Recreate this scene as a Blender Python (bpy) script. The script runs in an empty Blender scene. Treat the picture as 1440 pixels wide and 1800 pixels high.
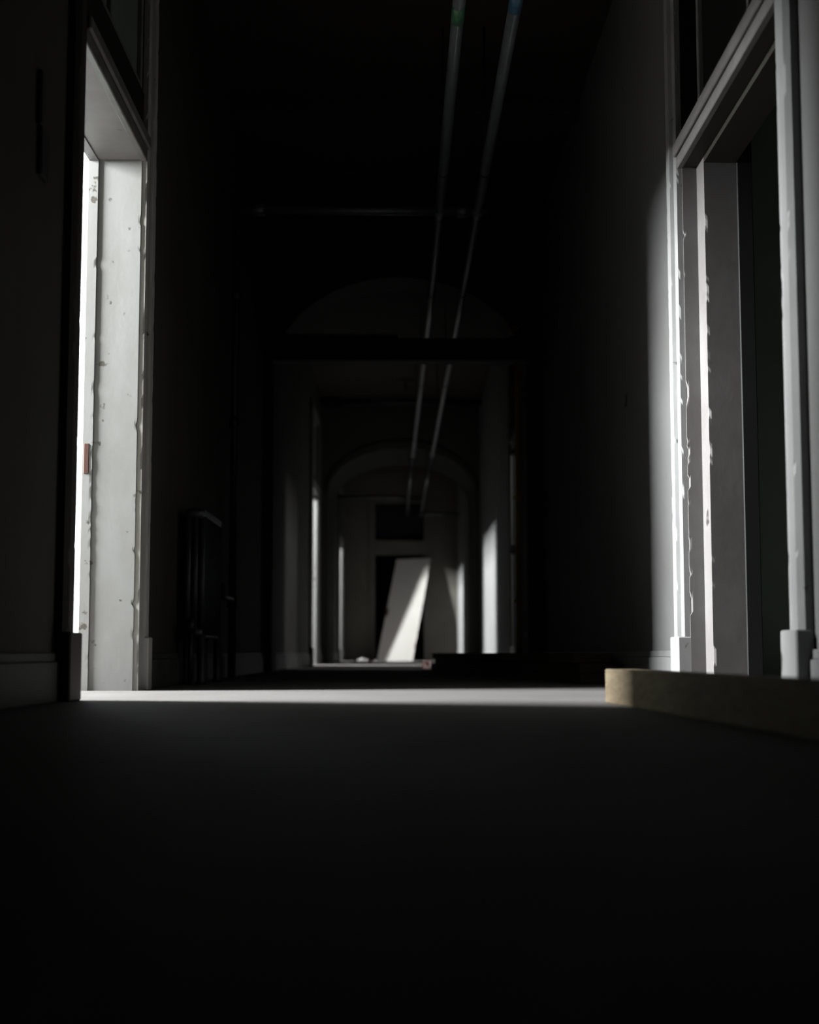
import bpy, bmesh, math, random
from mathutils import Vector, noise
C = bpy.context.scene
col = C.collection

# ------------------------------------------------------------------ camera
cam_d = bpy.data.cameras.new('camera')
cam = bpy.data.objects.new('camera', cam_d)
col.objects.link(cam)
cam.location = (0, 0, .164)
cam.rotation_euler = (math.radians(90 + 5.555), 0, math.radians(-.47))
cam_d.sensor_fit = 'VERTICAL'
cam_d.sensor_height = 36
cam_d.lens = 51
cam_d.clip_start = .02
cam_d.clip_end = 200
cam_d.dof.use_dof = True
cam_d.dof.focus_distance = 6.5
cam_d.dof.aperture_fstop = 1.9
C.camera = cam

# ------------------------------------------------------------------ world, exposure
w = bpy.data.worlds.new('overcast_sky')
C.world = w
w.use_nodes = True
w.node_tree.nodes['Background'].inputs[0].default_value = (.80, .90, 1, 1)
w.node_tree.nodes['Background'].inputs[1].default_value = 1.0
C.view_settings.view_transform = 'Standard'
C.view_settings.look = 'None'
C.view_settings.gamma = 1
C.view_settings.exposure = 0
C.view_settings.use_curve_mapping = False

# ------------------------------------------------------------------ window daylight (one lamp in each real window)
def daylight(x, y, z, wy, hz, power, direction):
    l = bpy.data.lights.new('window_daylight', 'AREA')
    l.shape = 'RECTANGLE'
    l.size = hz
    l.size_y = wy
    l.energy = power
    l.color = (.97, 1.0, 1.0)
    o = bpy.data.objects.new('window_daylight', l)
    col.objects.link(o)
    o.location = (x, y, z)
    # lamp -Z towards the room
    o.rotation_euler = (0, math.radians(-90 if direction > 0 else 90), 0)
    return o

ROOM_X = 4.6                     # outer walls of the side rooms
WINDOWS = [                      # side, y centre, z centre, width, height, power
    (-1, 5.86, 3.00, 1.42, 1.40, 3900),
    (-1, 20.05, 3.40, .90, .74, 3700),
    (-1, 28.85, 3.25, .14, .70, 3400),
    (1, 14.10, 3.10, .60, .90, 260),
]
for s, y, z, wy, hz, p in WINDOWS:
    daylight(s * (ROOM_X + .16), y, z, wy, hz, p, -s)

# ------------------------------------------------------------------ materials
def paint(name, c, rough=.75, stain=None, amt=.3, scale=3, spots=None, spot_scale=9, spot_t=.70, bump=.15, spec=.3, stretch=(1, 1, 1), k=.4):
    c = tuple(v * k for v in c)
    stain = stain and tuple(v * k for v in stain)
    spots = spots and tuple(v * k for v in spots)
    m = bpy.data.materials.new(name)
    m.use_nodes = True
    nt = m.node_tree
    b = nt.nodes['Principled BSDF']
    b.inputs['Roughness'].default_value = rough
    b.inputs['Specular IOR Level'].default_value = spec
    tc = nt.nodes.new('ShaderNodeTexCoord')
    mp = nt.nodes.new('ShaderNodeMapping')
    mp.inputs['Scale'].default_value = stretch
    nt.links.new(tc.outputs['Object'], mp.inputs[0])
    n = nt.nodes.new('ShaderNodeTexNoise')
    n.inputs['Scale'].default_value = scale
    n.inputs['Detail'].default_value = 8
    n.inputs['Roughness'].default_value = .62
    nt.links.new(mp.outputs[0], n.inputs['Vector'])
    r = nt.nodes.new('ShaderNodeValToRGB')
    r.color_ramp.elements[0].position = .35
    r.color_ramp.elements[1].position = .65
    s = stain or tuple(x * .6 for x in c)
    r.color_ramp.elements[0].color = tuple(c[i] * (1 - amt) + s[i] * amt for i in range(3)) + (1,)
    r.color_ramp.elements[1].color = (*c, 1)
    nt.links.new(n.outputs['Fac'], r.inputs[0])
    out = r.outputs[0]
    if spots:
        n2 = nt.nodes.new('ShaderNodeTexNoise')
        n2.inputs['Scale'].default_value = spot_scale
        n2.inputs['Detail'].default_value = 3
        nt.links.new(tc.outputs['Object'], n2.inputs['Vector'])
        r2 = nt.nodes.new('ShaderNodeValToRGB')
        r2.color_ramp.elements[0].position = spot_t
        r2.color_ramp.elements[0].color = (0, 0, 0, 1)
        r2.color_ramp.elements[1].position = spot_t + .04
        r2.color_ramp.elements[1].color = (1, 1, 1, 1)
        nt.links.new(n2.outputs['Fac'], r2.inputs[0])
        mx = nt.nodes.new('ShaderNodeMix')
        mx.data_type = 'RGBA'
        nt.links.new(r2.outputs[0], mx.inputs['Factor'])
        nt.links.new(out, mx.inputs['A'])
        mx.inputs['B'].default_value = (*spots, 1)
        out = mx.outputs['Result']
    nt.links.new(out, b.inputs['Base Color'])
    if bump:
        bp = nt.nodes.new('ShaderNodeBump')
        bp.inputs['Strength'].default_value = bump
        bp.inputs['Distance'].default_value = .01
        nt.links.new(n.outputs['Fac'], bp.inputs['Height'])
        nt.links.new(bp.outputs[0], b.inputs['Normal'])
    return m

def metal(name, c, rough=.4, metallic=.8):
    m = paint(name, c, rough, amt=.4, scale=14, bump=.1, spec=.5)
    m.node_tree.nodes['Principled BSDF'].inputs['Metallic'].default_value = metallic
    return m

def glass(name):
    m = bpy.data.materials.new(name)
    m.use_nodes = True
    nt = m.node_tree
    o = nt.nodes['Material Output']
    t = nt.nodes.new('ShaderNodeBsdfTransparent')
    g = nt.nodes.new('ShaderNodeBsdfGlossy')
    g.inputs['Roughness'].default_value = .03
    x = nt.nodes.new('ShaderNodeMixShader')
    x.inputs[0].default_value = .06
    nt.links.new(t.outputs[0], x.inputs[1])
    nt.links.new(g.outputs[0], x.inputs[2])
    nt.links.new(x.outputs[0], o.inputs['Surface'])
    return m

M = dict(
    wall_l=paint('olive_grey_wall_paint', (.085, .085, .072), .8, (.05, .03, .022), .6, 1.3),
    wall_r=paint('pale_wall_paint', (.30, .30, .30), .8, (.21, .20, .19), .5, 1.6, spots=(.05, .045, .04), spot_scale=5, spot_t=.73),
    arch=paint('grey_plaster', (.11, .105, .098), .85, (.07, .055, .045), .5, 1.5),
    end=paint('cream_wall_paint', (.20, .19, .165), .8, (.13, .12, .10), .5, 1.4, k=.6),
    ceil=paint('brown_stained_ceiling', (.075, .055, .048), .9, (.05, .03, .025), .6, 1.1),
    floor=paint('dusty_floor', (.24, .225, .22), .85, (.17, .155, .15), .5, 2.5, bump=.3, spec=.15),
    white=paint('chipped_white_paint', (.46, .46, .45), .6, (.36, .35, .33), .6, 5, spots=(.15, .135, .11), spot_scale=17, spot_t=.67, stretch=(1, 1, .5)),
    white2=paint('old_white_gloss_paint', (.60, .60, .60), .5, (.46, .46, .46), .5, 6, spots=(.12, .11, .10), spot_scale=10, spot_t=.72),
    trim=paint('grey_casing_paint', (.30, .295, .275), .55, (.17, .16, .14), .5, 6, spots=(.03, .025, .02), spot_scale=8, spot_t=.71, stretch=(1, 1, .5)),
    bright=paint('overexposed_slit_white', (.80, .84, .83), .8, (.7, .75, .74), .4, 3, k=1),
    trim_lit=paint('lit_grey_casing_paint', (.32, .31, .29), .55, (.2, .19, .17), .5, 6, spots=(.03, .025, .02), spot_scale=12, spot_t=.71, stretch=(1, 1, .5), k=1),  # casing grey lightened to stand for light on the far side
    trim_shaded=paint('shaded_brown_casing', (.07, .055, .05), .6, (.04, .03, .028), .5, 6),  # casing colour darkened to stand for shade on the near side
    brown=paint('dark_reddish_brown_wood', (.028, .018, .015), .6, (.02, .01, .008), .6, 8, stretch=(4, 4, .6)),
    soff=paint('dim_olive_soffit_paint', (.05, .047, .035), .7, amt=.4),
    green=paint('dull_green_paint', (.10, .13, .105), .75, (.07, .085, .07), .5, 2),
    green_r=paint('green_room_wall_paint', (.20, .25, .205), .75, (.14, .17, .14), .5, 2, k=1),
    bounce_floor=paint('pale_bounce_floor', (.36, .34, .32), .85, amt=.4, k=1),
    tran=paint('painted_over_green_pane', (.13, .15, .13), .45, (.09, .10, .085), .5, 3, k=1),
    dark=paint('dark_painted_board', (.02, .02, .02), .7, amt=.3),
    jamb_r=paint('greyed_white_jamb_paint', (.26, .245, .245), .65, (.17, .155, .15), .6, 4, spots=(.06, .05, .05), spot_scale=6, spot_t=.7, k=.55),
    timber=paint('raw_tan_timber', (.36, .28, .17), .8, (.22, .155, .085), .8, 9, stretch=(6, 1.2, 6), bump=.4, k=.42),
    plank=paint('weathered_brown_plank', (.10, .065, .045), .8, (.05, .03, .02), .7, 9, stretch=(6, 1, 6), bump=.3),
    blk=paint('pinkish_brick_paint', (.75, .50, .45), .8, (.6, .4, .35), .5, 20, k=1),
    slab=paint('white_door_leaf_paint', (.50, .48, .455), .6, (.42, .385, .36), .4, 2.5, k=1),
    base=paint('dark_grey_baseboard_paint', (.10, .098, .09), .6, (.06, .055, .05), .5, 5),
    base_r=paint('white_baseboard_paint', (.40, .40, .40), .6, (.28, .28, .28), .5, 5),
    pipe=metal('grey_painted_pipe', (.22, .23, .245), .38, .35),
    pipe_b=metal('black_iron_pipe', (.03, .03, .032), .5, .4),
    rad=metal('dark_cast_iron', (.055, .06, .06), .5, .3),
    yellow=paint('mustard_yellow_paint', (.42, .30, .05), .55, (.25, .18, .04), .5, 8, k=1),
    red=paint('dull_red_enamel', (.35, .06, .045), .45, amt=.3),
    rust=metal('rusty_strike_plate', (.14, .05, .03), .6, .3),
    blue=paint('blue_marker_band', (.06, .16, .26), .5, amt=.2),
    greenb=paint('green_marker_band', (.07, .22, .10), .5, amt=.2),
    debris=paint('pale_plaster_chip', (.55, .54, .52), .9, amt=.3, scale=20),
    steel=metal('dull_steel', (.5, .5, .52), .35, .9),
    clear=glass('window_glass'),
)

# ------------------------------------------------------------------ helpers
def empty(name, loc, kind=None, label=None, cat=None, group=None):
    o = bpy.data.objects.new(name, None)
    col.objects.link(o)
    o.location = loc
    o.empty_display_size = .1
    return tag(o, kind, label, cat, group)

def tag(o, kind=None, label=None, cat=None, group=None):
    if kind: o['kind'] = kind
    if label: o['label'] = label
    if cat: o['category'] = cat
    if group: o['group'] = group
    return o

def origin_of(p):
    v = Vector((0, 0, 0))
    while p is not None:
        v += p.location
        p = p.parent
    return v

class MB:
    def __init__(self):
        self.bm = bmesh.new()
    def box(self, x0, x1, y0, y1, z0, z1, bev=0):
        x0, x1 = sorted((x0, x1)); y0, y1 = sorted((y0, y1)); z0, z1 = sorted((z0, z1))
        r = bmesh.ops.create_cube(self.bm, size=1)
        vs = r['verts']
        for v in vs:
            v.co = Vector(((x0 + x1) / 2 + v.co.x * (x1 - x0), (y0 + y1) / 2 + v.co.y * (y1 - y0), (z0 + z1) / 2 + v.co.z * (z1 - z0)))
        if bev:
            es = list({e for v in vs for e in v.link_edges})
            bmesh.ops.bevel(self.bm, geom=es, offset=min(bev, .45 * min(x1 - x0, y1 - y0, z1 - z0)), segments=1, affect='EDGES')
        return self
    def tube(self, pts, r, n=14, cap=True):
        """round bar along a poly-line; r one value or one per point"""
        rs = r if isinstance(r, (list, tuple)) else [r] * len(pts)
        pts = [Vector(p) for p in pts]
        rings = []
        ref = None
        for i, p in enumerate(pts):
            d = (pts[min(i + 1, len(pts) - 1)] - pts[max(i - 1, 0)]).normalized()
            if ref is None:
                ref = Vector((0, 0, 1)) if abs(d.z) < .9 else Vector((1, 0, 0))
            a = (ref - d * ref.dot(d)).normalized()
            b = d.cross(a)
            ref = a
            rings.append([self.bm.verts.new(p + (a * math.cos(t) + b * math.sin(t)) * rs[i]) for t in (2 * math.pi * k / n for k in range(n))])
        for i in range(len(rings) - 1):
            for k in range(n):
                f = self.bm.faces.new((rings[i][k], rings[i][(k + 1) % n], rings[i + 1][(k + 1) % n], rings[i + 1][k]))
                f.smooth = True
        if cap:
            self.bm.faces.new(rings[0]); self.bm.faces.new(rings[-1])
        return self
    def extrude_z(self, prof, z0, z1, step=.018, chips=(), amp=.02, rnd=None, freq=14, thr=.12):
        """profile swept up; the corners listed in chips are knocked back where paint and wood broke away"""
        rnd = rnd or random.Random(1)
        if chips:
            pts, ids = [], []
            for k, p in enumerate(prof):
                p = Vector(p)
                if k in chips:
                    a, c2 = Vector(prof[k - 1]) - p, Vector(prof[(k + 1) % len(prof)]) - p
                    pts.append(p + a * min(.3, .012 / a.length))
                    ids.append(len(pts)); pts.append(p)
                    pts.append(p + c2 * min(.3, .012 / c2.length))
                else:
                    pts.append(p)
            prof, chips = pts, ids
        n = max(1, int((z1 - z0) / step)) if chips else 1
        c = sum((Vector((p[0], p[1])) for p in prof), Vector((0, 0))) / len(prof)
        seed = rnd.uniform(0, 100)
        rings = []
        for i in range(n + 1):
            z = z0 + (z1 - z0) * i / n
            ring = []
            for k, p in enumerate(prof):
                q = Vector((p[0], p[1]))
                if k in chips:
                    t = noise.noise(Vector((seed + k, 0, z * freq))) + .4 * noise.noise(Vector((seed, 5, z * freq * 3.1)))
                    t = max(0, t - thr - .18)
                    d = (c - q)
                    d = Vector((math.copysign(min(abs(d.x), 1), d.x), math.copysign(min(abs(d.y), 1), d.y))).normalized()
                    q = q + d * min(amp * t * 4, amp)
                ring.append(self.bm.verts.new((q.x, q.y, z)))
            rings.append(ring)
        m = len(prof)
        for i in range(n):
            for k in range(m):
                self.bm.faces.new((rings[i][k], rings[i][(k + 1) % m], rings[i + 1][(k + 1) % m], rings[i + 1][k]))
        self.bm.faces.new(rings[0]); self.bm.faces.new(rings[-1])
        return self
    def build(self, name, mat, parent=None, kind=None):
        bmesh.ops.recalc_face_normals(self.bm, faces=self.bm.faces[:])
        if parent is not None:
            off = origin_of(parent)
        else:
            xs = [v.co for v in self.bm.verts]
            off = Vector(((min(v.x for v in xs) + max(v.x for v in xs)) / 2, (min(v.y for v in xs) + max(v.y for v in xs)) / 2, min(v.z for v in xs)))
        for v in self.bm.verts:
            v.co -= off
        me = bpy.data.meshes.new(name)
        self.bm.to_mesh(me)
        self.bm.free()
        me.materials.append(mat)
        o = bpy.data.objects.new(name, me)
        col.objects.link(o)
        if parent is not None:
            o.parent = parent
        else:
            o.location = off
        if kind:
            o['kind'] = kind
        return o

# ------------------------------------------------------------------ the building shell
XL, XR = -1.165, 1.265           # corridor faces
TH, THR = .236, .20               # wall thickness, left and right
ZC = 4.0                         # ceiling
Y0, Y1 = -2.6, 30.68
OUT = ROOM_X

MB().box(-OUT - .3, OUT + .3, Y0 - .3, 33.2, -.12, 0).build('floor', M['floor'], kind='structure')
MB().box(-OUT - .3, OUT + .3, Y0 - .3, 33.2, ZC, ZC + .2).build('ceiling', M['ceil'], kind='structure')

# doorways: side, y0, y1, head height, transom foot, frame top
DOORS = [
    dict(s=-1, y0=5.12, y1=6.40, zh=2.39, zt=2.70, top=3.45),
    dict(s=1, y0=4.58, y1=6.25, zh=2.31, zt=2.42, top=3.45),
    dict(s=-1, y0=19.25, y1=20.80, zh=2.42, zt=2.62, top=3.45),
    dict(s=1, y0=14.60, y1=15.70, zh=2.38, zt=2.60, top=3.45),
    dict(s=-1, y0=28.35, y1=30.00, zh=2.38, zt=2.60, top=3.40),
]
LIN = .04                        # lining board thickness

def side_wall(name, s, x0, mat):
    TH_ = TH if s < 0 else THR
    b = MB()
    ys = sorted([(d['y0'] - LIN, d['y1'] + LIN, d['top']) for d in DOORS if d['s'] == s])
    y = Y0
    for a, c, t in ys:
        b.box(x0, x0 + s * TH_, y, a, 0, ZC)
        b.box(x0, x0 + s * TH_, a, c, t, ZC)
        y = c
    b.box(x0, x0 + s * TH_, y, Y1, 0, ZC)
    return b.build(name, mat, kind='structure')
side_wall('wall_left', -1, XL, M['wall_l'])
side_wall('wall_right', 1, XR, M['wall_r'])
MB().box(XL - TH, XR + TH, Y0 - .2, Y0, 0, ZC).build('wall_rear', M['wall_l'], kind='structure')

# outer walls with the window openings
for s in (-1, 1):
    b = MB()
    y = Y0
    for ws, wy, wz, ww, wh, p in sorted([t for t in WINDOWS if t[0] == s], key=lambda t: t[1]):
        a, c = wy - ww / 2 - .04, wy + ww / 2 + .04
        b.box(s * OUT, s * (OUT + .25), y, a, 0, ZC)
        b.box(s * OUT, s * (OUT + .25), a, c, 0, wz - wh / 2 - .04)
        b.box(s * OUT, s * (OUT + .25), a, c, wz + wh / 2 + .04, ZC)
        y = c
    b.box(s * OUT, s * (OUT + .25), y, 33.2, 0, ZC)
    b.build('wall_outer_left' if s < 0 else 'wall_outer_right', M['green'], kind='structure')
for i, (s, wy, wz, ww, wh, p) in enumerate(WINDOWS):
    root = empty('window_%d' % (i + 1), (s * (OUT + .08), wy, wz - wh / 2 - .04), 'structure')
    x0, x1 = s * (OUT + .05), s * (OUT + .11)
    f = MB()
    a, c, zl, zh = wy - ww / 2 - .04, wy + ww / 2 + .04, wz - wh / 2 - .04, wz + wh / 2 + .04
    f.box(x0, x1, a, a + .04, zl, zh).box(x0, x1, c - .04, c, zl, zh)
    f.box(x0, x1, a + .04, c - .04, zl, zl + .04).box(x0, x1, a + .04, c - .04, zh - .04, zh)
    f.build('window_frame', M['white2'], root)
    MB().box(x0 + s * .01, x1 - s * .01, a + .04, c - .04, wz - .015, wz + .015).build('glazing_bar', M['white2'], root)
    for k in (0, 1):
        z0 = zl + .04 if k == 0 else wz + .015
        z1 = wz - .015 if k == 0 else zh - .04
        MB().box(s * (OUT + .078), s * (OUT + .082), a + .04, c - .04, z0, z1).build('pane', M['clear'], root)

# partitions between the side rooms
for (s, ya, mat) in ((-1, 3.0, 'green'), (-1, 6.90, 'green'), (-1, 17.6, 'green'), (-1, 21.9, 'green'), (-1, 26.6, 'green'), (-1, 30.68, 'green'),
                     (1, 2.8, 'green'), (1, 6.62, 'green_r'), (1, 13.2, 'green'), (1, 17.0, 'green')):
    xa = XL - TH if s < 0 else XR + THR
    MB().box(xa, s * OUT, ya, ya + .12, 0, ZC).build('wall_partition', M[mat], kind='structure')

MB().box(-1.405, -1.78, 6.86, 6.90, 0, 2.62, .004).build('added_white_board', M['bright'], kind='structure')  # white board added so the slit past the jamb burns out

MB().box(-1.405, -4.6, 3.12, 6.86, 0, .004).build('floor_bounce_sheet', M['bounce_floor'], kind='structure')  # pale sheet added to bounce window light up onto the jamb

# ------------------------------------------------------------------ door frames
def X(s, u):
    return (XL - u) if s < 0 else (XR + u)

def box_u(b, s, u0, u1, y0, y1, z0, z1, bev=.003):
    return b.box(X(s, u0), X(s, u1), y0, y1, z0, z1, bev)

def doorway(n, d, lining, casing, head_mat, bar_mat, pane_mat, seed, step_u, cw=.17, proud=(.028, .045), detail=True, cas=None, headc=None):
    s, y0, y1, zh, zt, top = d['s'], d['y0'], d['y1'], d['zh'], d['zt'], d['top']
    TH = globals()['TH'] if s < 0 else THR
    rnd = random.Random(seed)
    root = empty('door_%d' % n, (X(s, TH / 2), (y0 + y1) / 2, 0), 'structure')
    ch = {0, 1, 2, 3}
    # side linings: a main board and, deeper in, a stop standing 15 cm / 2 cm proud of it
    for far in (0, 1):
        yw = y1 if far else y0
        yo = yw + LIN if far else yw - LIN
        prof = [(X(s, -.004), yw), (X(s, TH), yw), (X(s, TH), yo), (X(s, -.004), yo)]
        b = MB()
        b.extrude_z(prof, 0, zh, chips=(0,) if detail else (), amp=.010, rnd=rnd)
        b.build('lining', lining, root)
        MB().extrude_z(prof, zh, top).build('upper_lining', bar_mat, root)
        u0, u1, dep = step_u
        sg = -1 if far else 1
        prof = [(X(s, u0), yw), (X(s, u1), yw), (X(s, u1), yw + sg * dep), (X(s, u0), yw + sg * dep)]
        MB().extrude_z(prof, 0, zh, chips=(3,) if detail else (), amp=.005, rnd=rnd).build('stop', M['jamb_r'] if s > 0 and detail else lining, root)
    # head lining and its stop
    box_u(MB(), s, 0, TH, y0, y1, zh, zh + .035, 0).build('head_lining', head_mat, root)
    u0, u1, dep = step_u
    box_u(MB(), s, u0, u1, y0 + dep, y1 - dep, zh - min(dep, .03), zh, 0).build('head_stop', head_mat, root)
    # casing on the corridor face: inner fascia, raised outer moulding, plinth blocks
    zp = .235
    for far in (0, 1):
        sg = 1 if far else -1
        yi = y1 if far else y0
        b = MB()
        e = [(0, 0), (0, proud[0]), (.07, proud[0]), (.075, proud[1]), (cw - .02, proud[1]), (cw, proud[1] * .6), (cw, 0)]
        prof = [(X(s, -u), yi + sg * (y + .006)) for y, u in e]
        b.extrude_z(prof, 0, top + .1, chips=(1, 3, 4) if detail else (), amp=.008, rnd=rnd, freq=14)
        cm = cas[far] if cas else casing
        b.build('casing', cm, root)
        b = MB()
        box_u(b, s, -(proud[1] + .014), 0, yi + sg * (.078 if far and s < 0 else .002), yi + sg * (cw + .012), 0, zp, .005)
        b.build('plinth_block', cm, root)
    b = MB()
    box_u(b, s, -proud[0], 0, y0 - .006, y1 + .006, zh - .005, zh + .11, .004)
    box_u(b, s, -proud[1], -proud[0] + .001, y0 - .006, y1 + .006, zh + .045, zh + .10, .006)
    b.build('head_casing', headc or casing, root)
    if zt - zh > .15:
        box_u(MB(), s, -.01, TH - .05, y0, y1, zh + .11, zt, .004).build('transom_bar', bar_mat, root)
    # transom light: painted panes divided by one mullion
    b = MB()
    u = .09 if s > 0 else .02
    box_u(b, s, u - .02, u + .03, y0, y0 + .04, zt, top, .003)
    box_u(b, s, u - .02, u + .03, y1 - .04, y1, zt, top, .003)
    box_u(b, s, u - .02, u + .03, y0 + .04, y1 - .04, zt, zt + .04, .003)
    box_u(b, s, u - .02, u + .03, y0 + .04, y1 - .04, top - .04, top, .003)
    b.build('transom_sash', casing, root)
    ym = y0 + (y1 - y0) * .45
    box_u(MB(), s, u - .018, u + .028, ym - .015, ym + .015, zt + .04, top - .04, .003).build('mullion', casing, root)
    for a, c in ((y0 + .04, ym - .015), (ym + .015, y1 - .04)):
        box_u(MB(), s, u, u + .008, a, c, zt + .04, top - .04, 0).build('transom_pane', pane_mat, root)
    box_u(MB(), s, -proud[0], 0, y0 - .006, y1 + .006, top, top + .1, .004).build('top_casing', casing, root)
    return root

dA = doorway(1, DOORS[0], M['white'], M['trim'], M['jamb_r'], M['brown'], M['tran'], 3, (.19, .232, .008), cas=(M['trim_shaded'], M['trim_lit']))  # near casing coloured as shaded, far casing as lit
dB = doorway(2, DOORS[1], M['jamb_r'], M['white2'], M['soff'], M['brown'], M['dark'], 8, (.06, THR, .15), headc=M['jamb_r'])
doorway(3, DOORS[2], M['white'], M['trim'], M['jamb_r'], M['brown'], M['tran'], 13, (.19, .232, .008), detail=False)
doorway(4, DOORS[3], M['dark'], M['trim'], M['jamb_r'], M['brown'], M['tran'], 17, (.1, .16, .03), detail=False)  # lining coloured dark so its far jamb does not show as lit
doorway(5, DOORS[4], M['white'], M['trim'], M['jamb_r'], M['brown'], M['tran'], 19, (.19, .232, .008), detail=False)

# rusted strike plate let into the far lining of the near left doorway
b = MB()
b.box(X(-1, .205), X(-1, .228), 6.389, 6.394, .955, 1.09, .002)
sp = b.build('strike_plate', M['rust'], dA)
sp['label'] = 'rusty brown strike plate on the lit jamb'
# room side facing of the right doorway
box_u(MB(), 1, THR + .0005, THR + .068, 6.092, 6.13, 0, 2.40, .004).build('back_casing', M['dark'], dB)

# near-left wall fixture: narrow black plate
root = empty('cable_cover', (XL + .01, 4.6, 1.70), None, 'narrow black strip of cable cover high on the near left wall', 'cable cover')
MB().box(XL, XL + .018, 4.53, 4.57, 1.86, 2.04, .004).build('upper_strip', M['dark'], root)
MB().box(XL, XL + .018, 4.55, 4.65, 1.70, 1.86, .004).build('lower_strip', M['dark'], root)

# ------------------------------------------------------------------ baseboards
def baseboard(name, s, mat, h, gaps):
    b = MB()
    y = Y0
    for a, c in gaps + [(Y1, Y1)]:
        if a - y > .05:
            box_u(b, s, -.02, 0, y, a, 0, h - .03, .003)
            box_u(b, s, -.012, 0, y, a, h - .03, h, .003)
        y = c
    return b.build(name, mat, kind='structure')
g = lambda side: sorted([(d['y0'] - .19, d['y1'] + .19) for d in DOORS if d['s'] == side])
baseboard('baseboard_left', -1, M['base'], .165, g(-1))
baseboard('baseboard_right', 1, M['base_r'], .175, g(1))

# ------------------------------------------------------------------ the two arches
def arch(name, ya, yb, cx, a, zs, rise, mat):
    b = MB()
    xl, xr = XL, XR
    b.box(xl, cx - a, ya, yb, 0, ZC)
    b.box(cx + a, xr, ya, yb, 0, ZC)
    n = 40
    bm = b.bm
    prev = None
    for i in range(n + 1):
        t = math.pi * (1 - i / n)
        x = cx + a * math.cos(t)
        z = zs + rise * math.sin(t)
        vs = [bm.verts.new((x, ya, z)), bm.verts.new((x, yb, z)), bm.verts.new((x, yb, ZC)), bm.verts.new((x, ya, ZC))]
        if prev:
            for k in range(4):
                bm.faces.new((prev[k], prev[(k + 1) % 4], vs[(k + 1) % 4], vs[k]))
        prev = vs
    return b.build(name, mat, kind='structure')
def archivolt(name, ya, cx, a, zs, rise, wd, pr_, mat, parent=None):
    bm_ = MB(); bm = bm_.bm
    n = 40; prev = None
    for i in range(n + 1):
        t = math.pi * (1 - i / n)
        c, s = math.cos(t), math.sin(t)
        vs = [bm.verts.new(p) for p in ((cx + a * c, ya, zs + rise * s), (cx + a * c, ya - pr_, zs + rise * s),
                                        (cx + (a + wd * .4) * c, ya - pr_, zs + (rise + wd) * s), (cx + (a + wd * .4) * c, ya, zs + (rise + wd) * s))]
        if prev:
            for k in range(4):
                bm.faces.new((prev[k], prev[(k + 1) % 4], vs[(k + 1) % 4], vs[k]))
        else:
            bm.faces.new(vs)
        prev = vs
    bm.faces.new(prev)
    return bm_.build(name, mat, parent, kind=None if parent else 'structure')
arch('wall_near_arch', 12.6, 13.1, .02, 1.11, 2.62, .86, M['wall_l'])
arch('wall_far_arch', 22.3, 24.3, .06, 1.13, 2.62, .70, M['arch'])
archivolt('trim_1', 22.3, .06, 1.13, 2.62, .70, .12, .03, M['arch'])

# ------------------------------------------------------------------ end wall with its doorway
ex0, ex1 = -.475, .555
b = MB()
b.box(XL - TH, ex0, Y1, Y1 + .2, 0, ZC)
b.box(ex1, XR + TH, Y1, Y1 + .2, 0, ZC)
b.box(ex0, ex1, Y1, Y1 + .2, 3.34, ZC)
b.build('wall_back', M['end'], kind='structure')
root = empty('door_6', (.04, Y1 + .1, 0), 'structure')
MB().box(ex0, ex1, Y1 - .03, Y1 + .2, 2.24, 2.55, .01).build('transom_bar', M['end'], root)
MB().box(ex0, ex1, Y1 + .08, Y1 + .09, 2.55, 3.34, 0).build('transom_pane', M['dark'], root)
for a, c in ((ex0 - .12, ex0), (ex1, ex1 + .12)):
    MB().extrude_z([(a, Y1 - .03), (c, Y1 - .03), (c, Y1), (a, Y1)], 0, 3.44, chips=(0, 1), amp=.02, rnd=random.Random(5)).build('casing', M['end'], root)
MB().box(ex0, ex1, Y1 - .03, Y1, 3.34, 3.44, .003).build('top_casing', M['end'], root)
# lightless room behind it
b = MB()
b.box(XL - TH, XL - TH + .1, Y1 + .2, 33, 0, ZC).box(XR + TH - .1, XR + TH, Y1 + .2, 33, 0, ZC).box(XL - TH, XR + TH, 33, 33.2, 0, ZC)
b.build('wall_beyond', M['dark'], kind='structure')

# ceiling beam (downstand) across the near corridor
MB().box(XL, XR, 9.75, 9.95, ZC - .10, ZC, .01).build('trim_2', M['ceil'], kind='structure')

# ------------------------------------------------------------------ dark beam across the near arch
root = empty('lintel_beam', (.1, 12.46, 2.71), None, 'black boxed beam running across the nearer arch under its curve', 'beam')
MB().box(-1.1, .0, 12.40, 12.60, 2.72, 2.925, .008).build('left_casing_board', M['dark'], root)
MB().box(.0, XR, 12.42, 12.60, 2.71, 2.895, .008).build('right_casing_board', M['dark'], root)
MB().box(-1.1, XR, 12.41, 12.60, 2.695, 2.715, .003).build('bottom_board', M['dark'], root)

# ------------------------------------------------------------------ pipes
def coupling(parent, p, d, r, L=.09, mat=None, name='coupling'):
    p = Vector(p); d = Vector(d).normalized()
    return MB().tube([p - d * L / 2, p - d * L * .42, p + d * L * .42, p + d * L / 2], [r * 1.1, r * 1.35, r * 1.35, r * 1.1], 16).build(name, mat or M['pipe'], parent)

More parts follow.
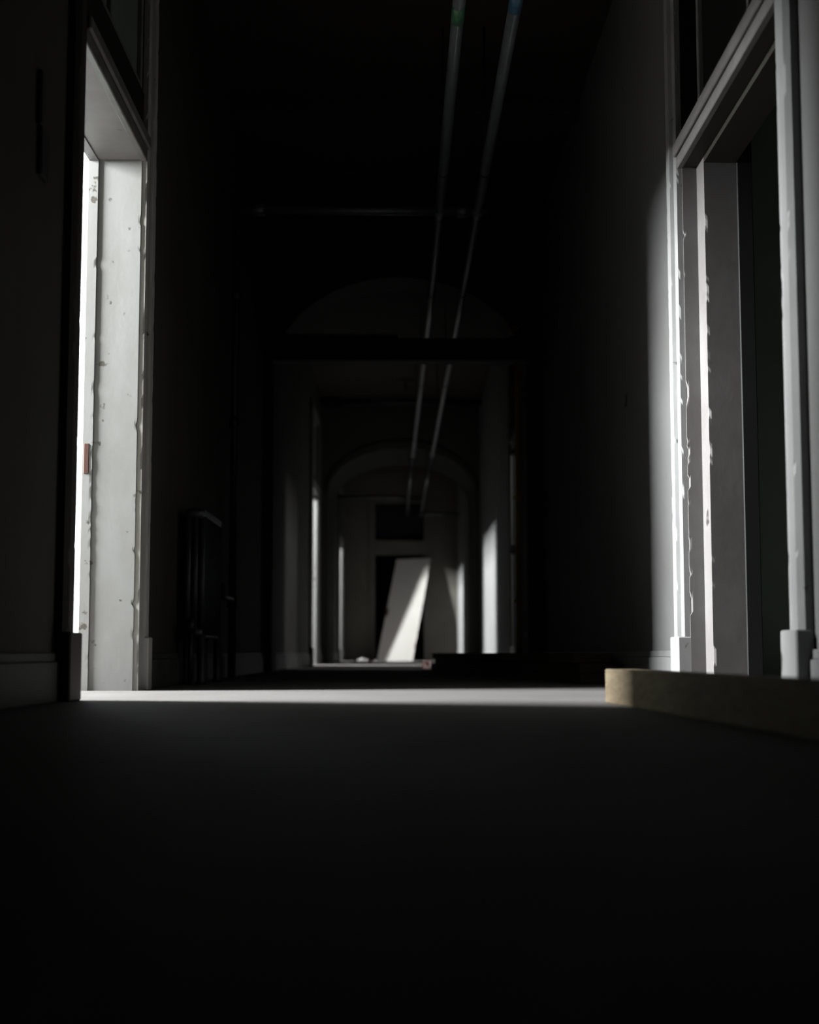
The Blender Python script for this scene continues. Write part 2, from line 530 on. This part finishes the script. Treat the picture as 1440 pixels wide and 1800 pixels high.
def overhead(x, xb, r, label, band, yb):
    z = 3.08
    root = empty('overhead_pipe', (x, 0, z), None, label, 'pipe', None)
    MB().tube([(x, Y0, z), (x, 12, z), (xb, 21.3, z)], r, 18).build('pipe_run', M['pipe'], root)
    MB().tube([(xb, 21.3, z), (xb - .02, 25, z - .02), (xb - .02, 30.7, z - .02)], r * .8, 14).build('rear_pipe_run', M['pipe'], root)
    for y in (3, 9.4, 14.1, 21.3):
        coupling(root, (x + (xb - x) * max(0, (y - 12) / 9.3), y, z), (0, 1, 0), r, mat=M['steel'] if y > 20 else None)
    for y in (5, 8.6, 11.6, 15.6, 18.6, 26):
        xx = x + (xb - x) * max(0, min(1, (y - 12) / 9.3))
        h = MB()
        h.tube([(xx, y, z + r * .9), (xx, y, ZC)], .006, 8)
        h.build('hanger_rod', M['pipe_b'], root)
        MB().tube([(xx, y - .015, z), (xx, y + .015, z)], r * 1.08, 16).build('hanger_ring', M['pipe_b'], root)
    MB().tube([(x, yb, z), (x, yb + .16, z)], r * 1.03, 18).build('marker_band', band, root)['label'] = 'coloured marker band'
    return root
overhead(.275, .225, .030, 'left of the two long grey pipes slung under the corridor ceiling', M['greenb'], 6.30)
overhead(.530, .510, .030, 'right of the two long grey pipes slung under the corridor ceiling', M['blue'], 6.18)

root = empty('crossing_pipe', (-.3, 10.0, 3.24), None, 'thin grey pipe crossing the corridor above the two long pipes', 'pipe')
MB().tube([(-1.09, 9.86, 3.24), (.62, 9.86, 3.23)], .034, 16).build('pipe_run', M['pipe'], root)
coupling(root, (-.97, 9.86, 3.24), (1, 0, 0), .034)
coupling(root, (.45, 9.86, 3.231), (1, 0, 0), .034)
root = empty('riser_pipe', (-1.10, 9.72, 0), None, 'black vertical pipe against the left wall behind the radiator', 'pipe')
MB().tube([(-1.105, 9.72, 0), (-1.105, 9.72, 3.10), (-1.105, 9.74, 3.18), (-1.105, 9.80, 3.235)], .026, 14).build('pipe_run', M['pipe_b'], root)
for z in (.5, 1.72, 2.6):
    coupling(root, (-1.105, 9.72, z), (0, 0, 1), .026, .07, M['pipe_b'], 'pipe_clamp')
MB().tube([(-1.105, 9.72, .52), (-1.105, 8.9, .52)], .018, 10).build('branch_pipe', M['pipe_b'], root)
MB().tube([(-1.105, 9.02, .52), (-1.105, 9.02, .60)], .03, 12).build('valve', M['pipe_b'], root)

def simple_pipe(y, x0, x1, z, r, label, blob=None, mat='pipe'):
    root = empty('crossing_pipe', ((x0 + x1) / 2, y, z), None, label, 'pipe')
    MB().tube([(x0, y, z), (x1, y, z)], r, 12).build('pipe_run', M[mat], root)
    coupling(root, (x0 + .2, y, z), (1, 0, 0), r, .08, M[mat])
    if blob:
        MB().box(blob[0], blob[1], y - .09, y + .06, blob[2], blob[3], .02).build('junction_box', M['dark'], root)
simple_pipe(21.6, XL, XR, 3.93, .04, 'black pipe across the ceiling just before the farther arch', (-1.08, -.86, 3.80, 3.98), 'pipe_b')
simple_pipe(27.6, XL, .18, 3.14, .03, 'faint grey pipe from the left wall beyond the farther arch')
simple_pipe(29.4, .40, XR, 2.98, .025, 'faint grey pipe to the right wall close to the end door')

root = empty('ceiling_rose', (.11, 20.2, ZC - .04), None, 'small dark round fitting on the ceiling beside the pipes', 'ceiling fitting')
MB().tube([(.11, 20.2, ZC), (.11, 20.2, ZC - .02), (.11, 20.2, ZC - .04)], [.13, .12, .04], 20).build('rose_plate', M['dark'], root)
MB().tube([(.11, 20.2, ZC - .03), (.11, 20.2, ZC - .16)], .012, 8).build('flex_stub', M['dark'], root)

root = empty('yellow_conduit', (1.04, 12.55, 0), None, 'mustard yellow upright conduit beside the right edge of the nearer arch', 'conduit')
MB().tube([(1.045, 12.56, 0), (1.045, 12.56, 2.69)], .02, 12).build('conduit_tube', M['yellow'], root)
for z in (.6, 1.5, 2.4):
    MB().box(1.01, 1.08, 12.555, 12.60, z, z + .03, .004).build('saddle_clip', M['yellow'], root)
root = empty('alarm_sounder', (1.03, 12.50, 2.90), None, 'small dull red alarm sounder on top of the black beam', 'alarm')
MB().tube([(1.03, 12.53, 2.985), (1.03, 12.48, 2.985), (1.03, 12.45, 2.985)], [.05, .05, .03], 18).build('sounder_body', M['red'], root)
MB().box(1.0, 1.06, 12.53, 12.60, 2.90, 3.03, .005).build('back_box', M['dark'], root)
root = empty('wall_switch', (1.118, 12.6, .9), None, 'small pale switch plate on the right pier of the nearer arch', 'switch')
MB().box(.985, 1.035, 12.585, 12.601, 1.02, 1.10, .003).build('switch_plate', M['steel'], root)
MB().box(1.003, 1.017, 12.578, 12.586, 1.045, 1.075, .002).build('rocker', M['white'], root)
root.location = (1.01, 12.59, 1.02)
for c in root.children:
    c.location -= Vector((1.01, 12.59, 1.02)) - Vector((1.118, 12.6, .9))

# ------------------------------------------------------------------ radiator on the left wall
RY0, RY1, RX0, RX1 = 7.62, 8.36, -1.135, -1.0
root = empty('radiator', (-1.07, (RY0 + RY1) / 2, 0), None, 'dark cast iron column radiator standing against the left wall past the lit doorway', 'radiator')
nsec = 12
pitch = (RY1 - RY0) / nsec
m0 = None
for i in range(nsec):
    y = RY0 + pitch * (i + .5)
    if m0 is None:
        b = MB()
        for x in (RX0 + .03, (RX0 + RX1) / 2, RX1 - .03):
            b.tube([(x, y, .26), (x, y, .88)], .02, 8)
        b.tube([(RX0 + .022, y, .27), (RX1 - .022, y, .27)], .027, 8)
        b.tube([(RX0 + .022, y, .89), ((RX0 + RX1) / 2, y, .905), (RX1 - .022, y, .89)], .03, 8)
        m0 = b.build('section', M['rad'], root)
    else:
        o = m0.copy()
        col.objects.link(o)
        o.parent = root
        o.location = m0.location + Vector((0, pitch * i, 0))
for y in (RY0 + pitch / 2, RY1 - pitch / 2):
    MB().tube([(RX1 - .03, y, 0), (RX1 - .03, y, .03), (RX1 - .03, y, .26)], [.032, .02, .024], 10).tube([(RX0 + .03, y, 0), (RX0 + .03, y, .03), (RX0 + .03, y, .26)], [.032, .02, .024], 10).build('foot', M['rad'], root)
MB().tube([(-1.07, RY0, .27), (-1.07, RY0 - .08, .27), (-1.07, RY0 - .09, 0)], .014, 10).build('feed_pipe', M['pipe_b'], root)
MB().tube([(-1.07, RY0 - .09, .27), (-1.07, RY0 - .09, .34)], .024, 10).build('valve', M['pipe_b'], root)

# ------------------------------------------------------------------ timbers on the floor
def plank(name, p, q, wd, z0, z1, mat, label=None, cat=None, group=None, ends=True, bev=.004, side=1):
    """board whose left long edge runs p -> q (far to near)"""
    p = Vector((*p, 0)); q = Vector((*q, 0))
    d = (q - p).normalized()
    nrm = Vector((-d.y, d.x, 0))
    if nrm.x < 0: nrm = -nrm
    L = (q - p).length
    b = MB()
    b.box(0, wd, 0, L, z0, z1, bev)
    me_o = b
    for v in b.bm.verts:
        v.co = Vector((0, 0, v.co.z)) + p + nrm * v.co.x + d * v.co.y
    root = empty(name, (p + q) / 2 + nrm * wd / 2 + Vector((0, 0, z0)), None, label, cat, group)
    b.build('board', mat, root)
    return root, p, d, nrm
r, p, d, nrm = plank('timber_beam', (.686, 4.82), (.835, 1.6), .10, 0, .112, M['timber'], 'thick squared tan timber lying on the floor at the right, its end lit', 'timber')
# saw-cut end grain cap
b = MB()
b.box(.004, .096, -.004, .001, .005, .107, .001)
for v in b.bm.verts:
    v.co = Vector((0, 0, v.co.z)) + p + nrm * v.co.x + d * v.co.y
b.build('end_grain', M['timber'], r)

labs = ['lowest and longest of the dark planks stacked along the right wall', 'middle of the three dark planks stacked along the right wall', 'topmost dark plank of the stack lying along the right wall']
for i, (a, c) in enumerate((((.33, 14.35), (.97, 7.75)), ((.36, 14.05), (.985, 7.9)), ((.34, 14.25), (.96, 7.95)))):
    plank('floor_plank', a, c, .22, .055 * i, .055 * i + .054, M['plank'], labs[i], 'plank', 'dark planks stacked along the right wall')
root = empty('brick_chunk', (.295, 15.07, 0), None, 'small pinkish lump of brick just past the far tip of the plank stack', 'rubble')
rnd = random.Random(4)
b = MB()
b.box(.255, .335, 15.02, 15.13, 0, .09, .012)
for v in b.bm.verts:
    if v.co.z > .01:
        v.co += Vector((rnd.uniform(-.01, .01), rnd.uniform(-.01, .01), rnd.uniform(-.012, .004)))
b.build('brick', M['blk'], root)

# ------------------------------------------------------------------ the door leaf leaning at the far end
root = empty('leaning_door_leaf', (-.06, 30.32, 0), None, 'white unhung door leaf leaning askew against the end doorway, half in bright light', 'door')
# bottom-left, bottom-right, top-right, top-left of the face towards the corridor
BL, BR, TR, TL = Vector((-.43, 30.30, .0)), Vector((.31, 30.30, .0)), Vector((.70, 30.60, 2.16)), Vector((-.02, 30.60, 2.13))
nv = (BR - BL).cross(TL - BL).normalized()
if nv.y < 0: nv = -nv
def leaf_pt(u, v, t=0):
    return BL.lerp(BR, u).lerp(TL.lerp(TR, u), v) + nv * t
def leaf_box(u0, u1, v0, v1, t0, t1, name, mat, bev=.004):
    b = MB()
    b.box(0, 1, 0, 1, 0, 1)
    for vv in b.bm.verts:
        vv.co = leaf_pt(u0 + (u1 - u0) * vv.co.x, v0 + (v1 - v0) * vv.co.y, t0 + (t1 - t0) * vv.co.z)
    bmesh.ops.bevel(b.bm, geom=b.bm.edges[:], offset=bev, segments=1, affect='EDGES')
    return b.build(name, mat, root)
leaf_box(0, 1, 0, 1, 0, .04, 'leaf', M['slab'])
lk = leaf_box(-.015, .06, .44, .51, -.006, .02, 'lock_case', M['rust'], .001)
lk['label'] = 'dark rusted lock case'
for v in (.12, .85):
    leaf_box(.985, 1.01, v, v + .05, -.004, .03, 'hinge', M['rust'], .001)

# ------------------------------------------------------------------ rubble near the end door
rnd = random.Random(11)
for i in range(12):
    x = rnd.uniform(-.95, -.38); y = rnd.uniform(27.6, 29.8)
    sz = rnd.uniform(.05, .11)
    b = MB()
    bmesh.ops.create_icosphere(b.bm, subdivisions=1, radius=sz / 2)
    for v in b.bm.verts:
        v.co = Vector((v.co.x * rnd.uniform(.8, 1.5), v.co.y * rnd.uniform(.8, 1.3), max(-.3 * sz, v.co.z * rnd.uniform(.5, .9))))
    zmin = min(v.co.z for v in b.bm.verts)
    for v in b.bm.verts:
        v.co += Vector((x, y, -zmin))
    tag(b.build('plaster_chip', M['debris']), None, 'pale chip of fallen plaster on the far corridor floor', 'rubble', 'plaster chips on the far floor')
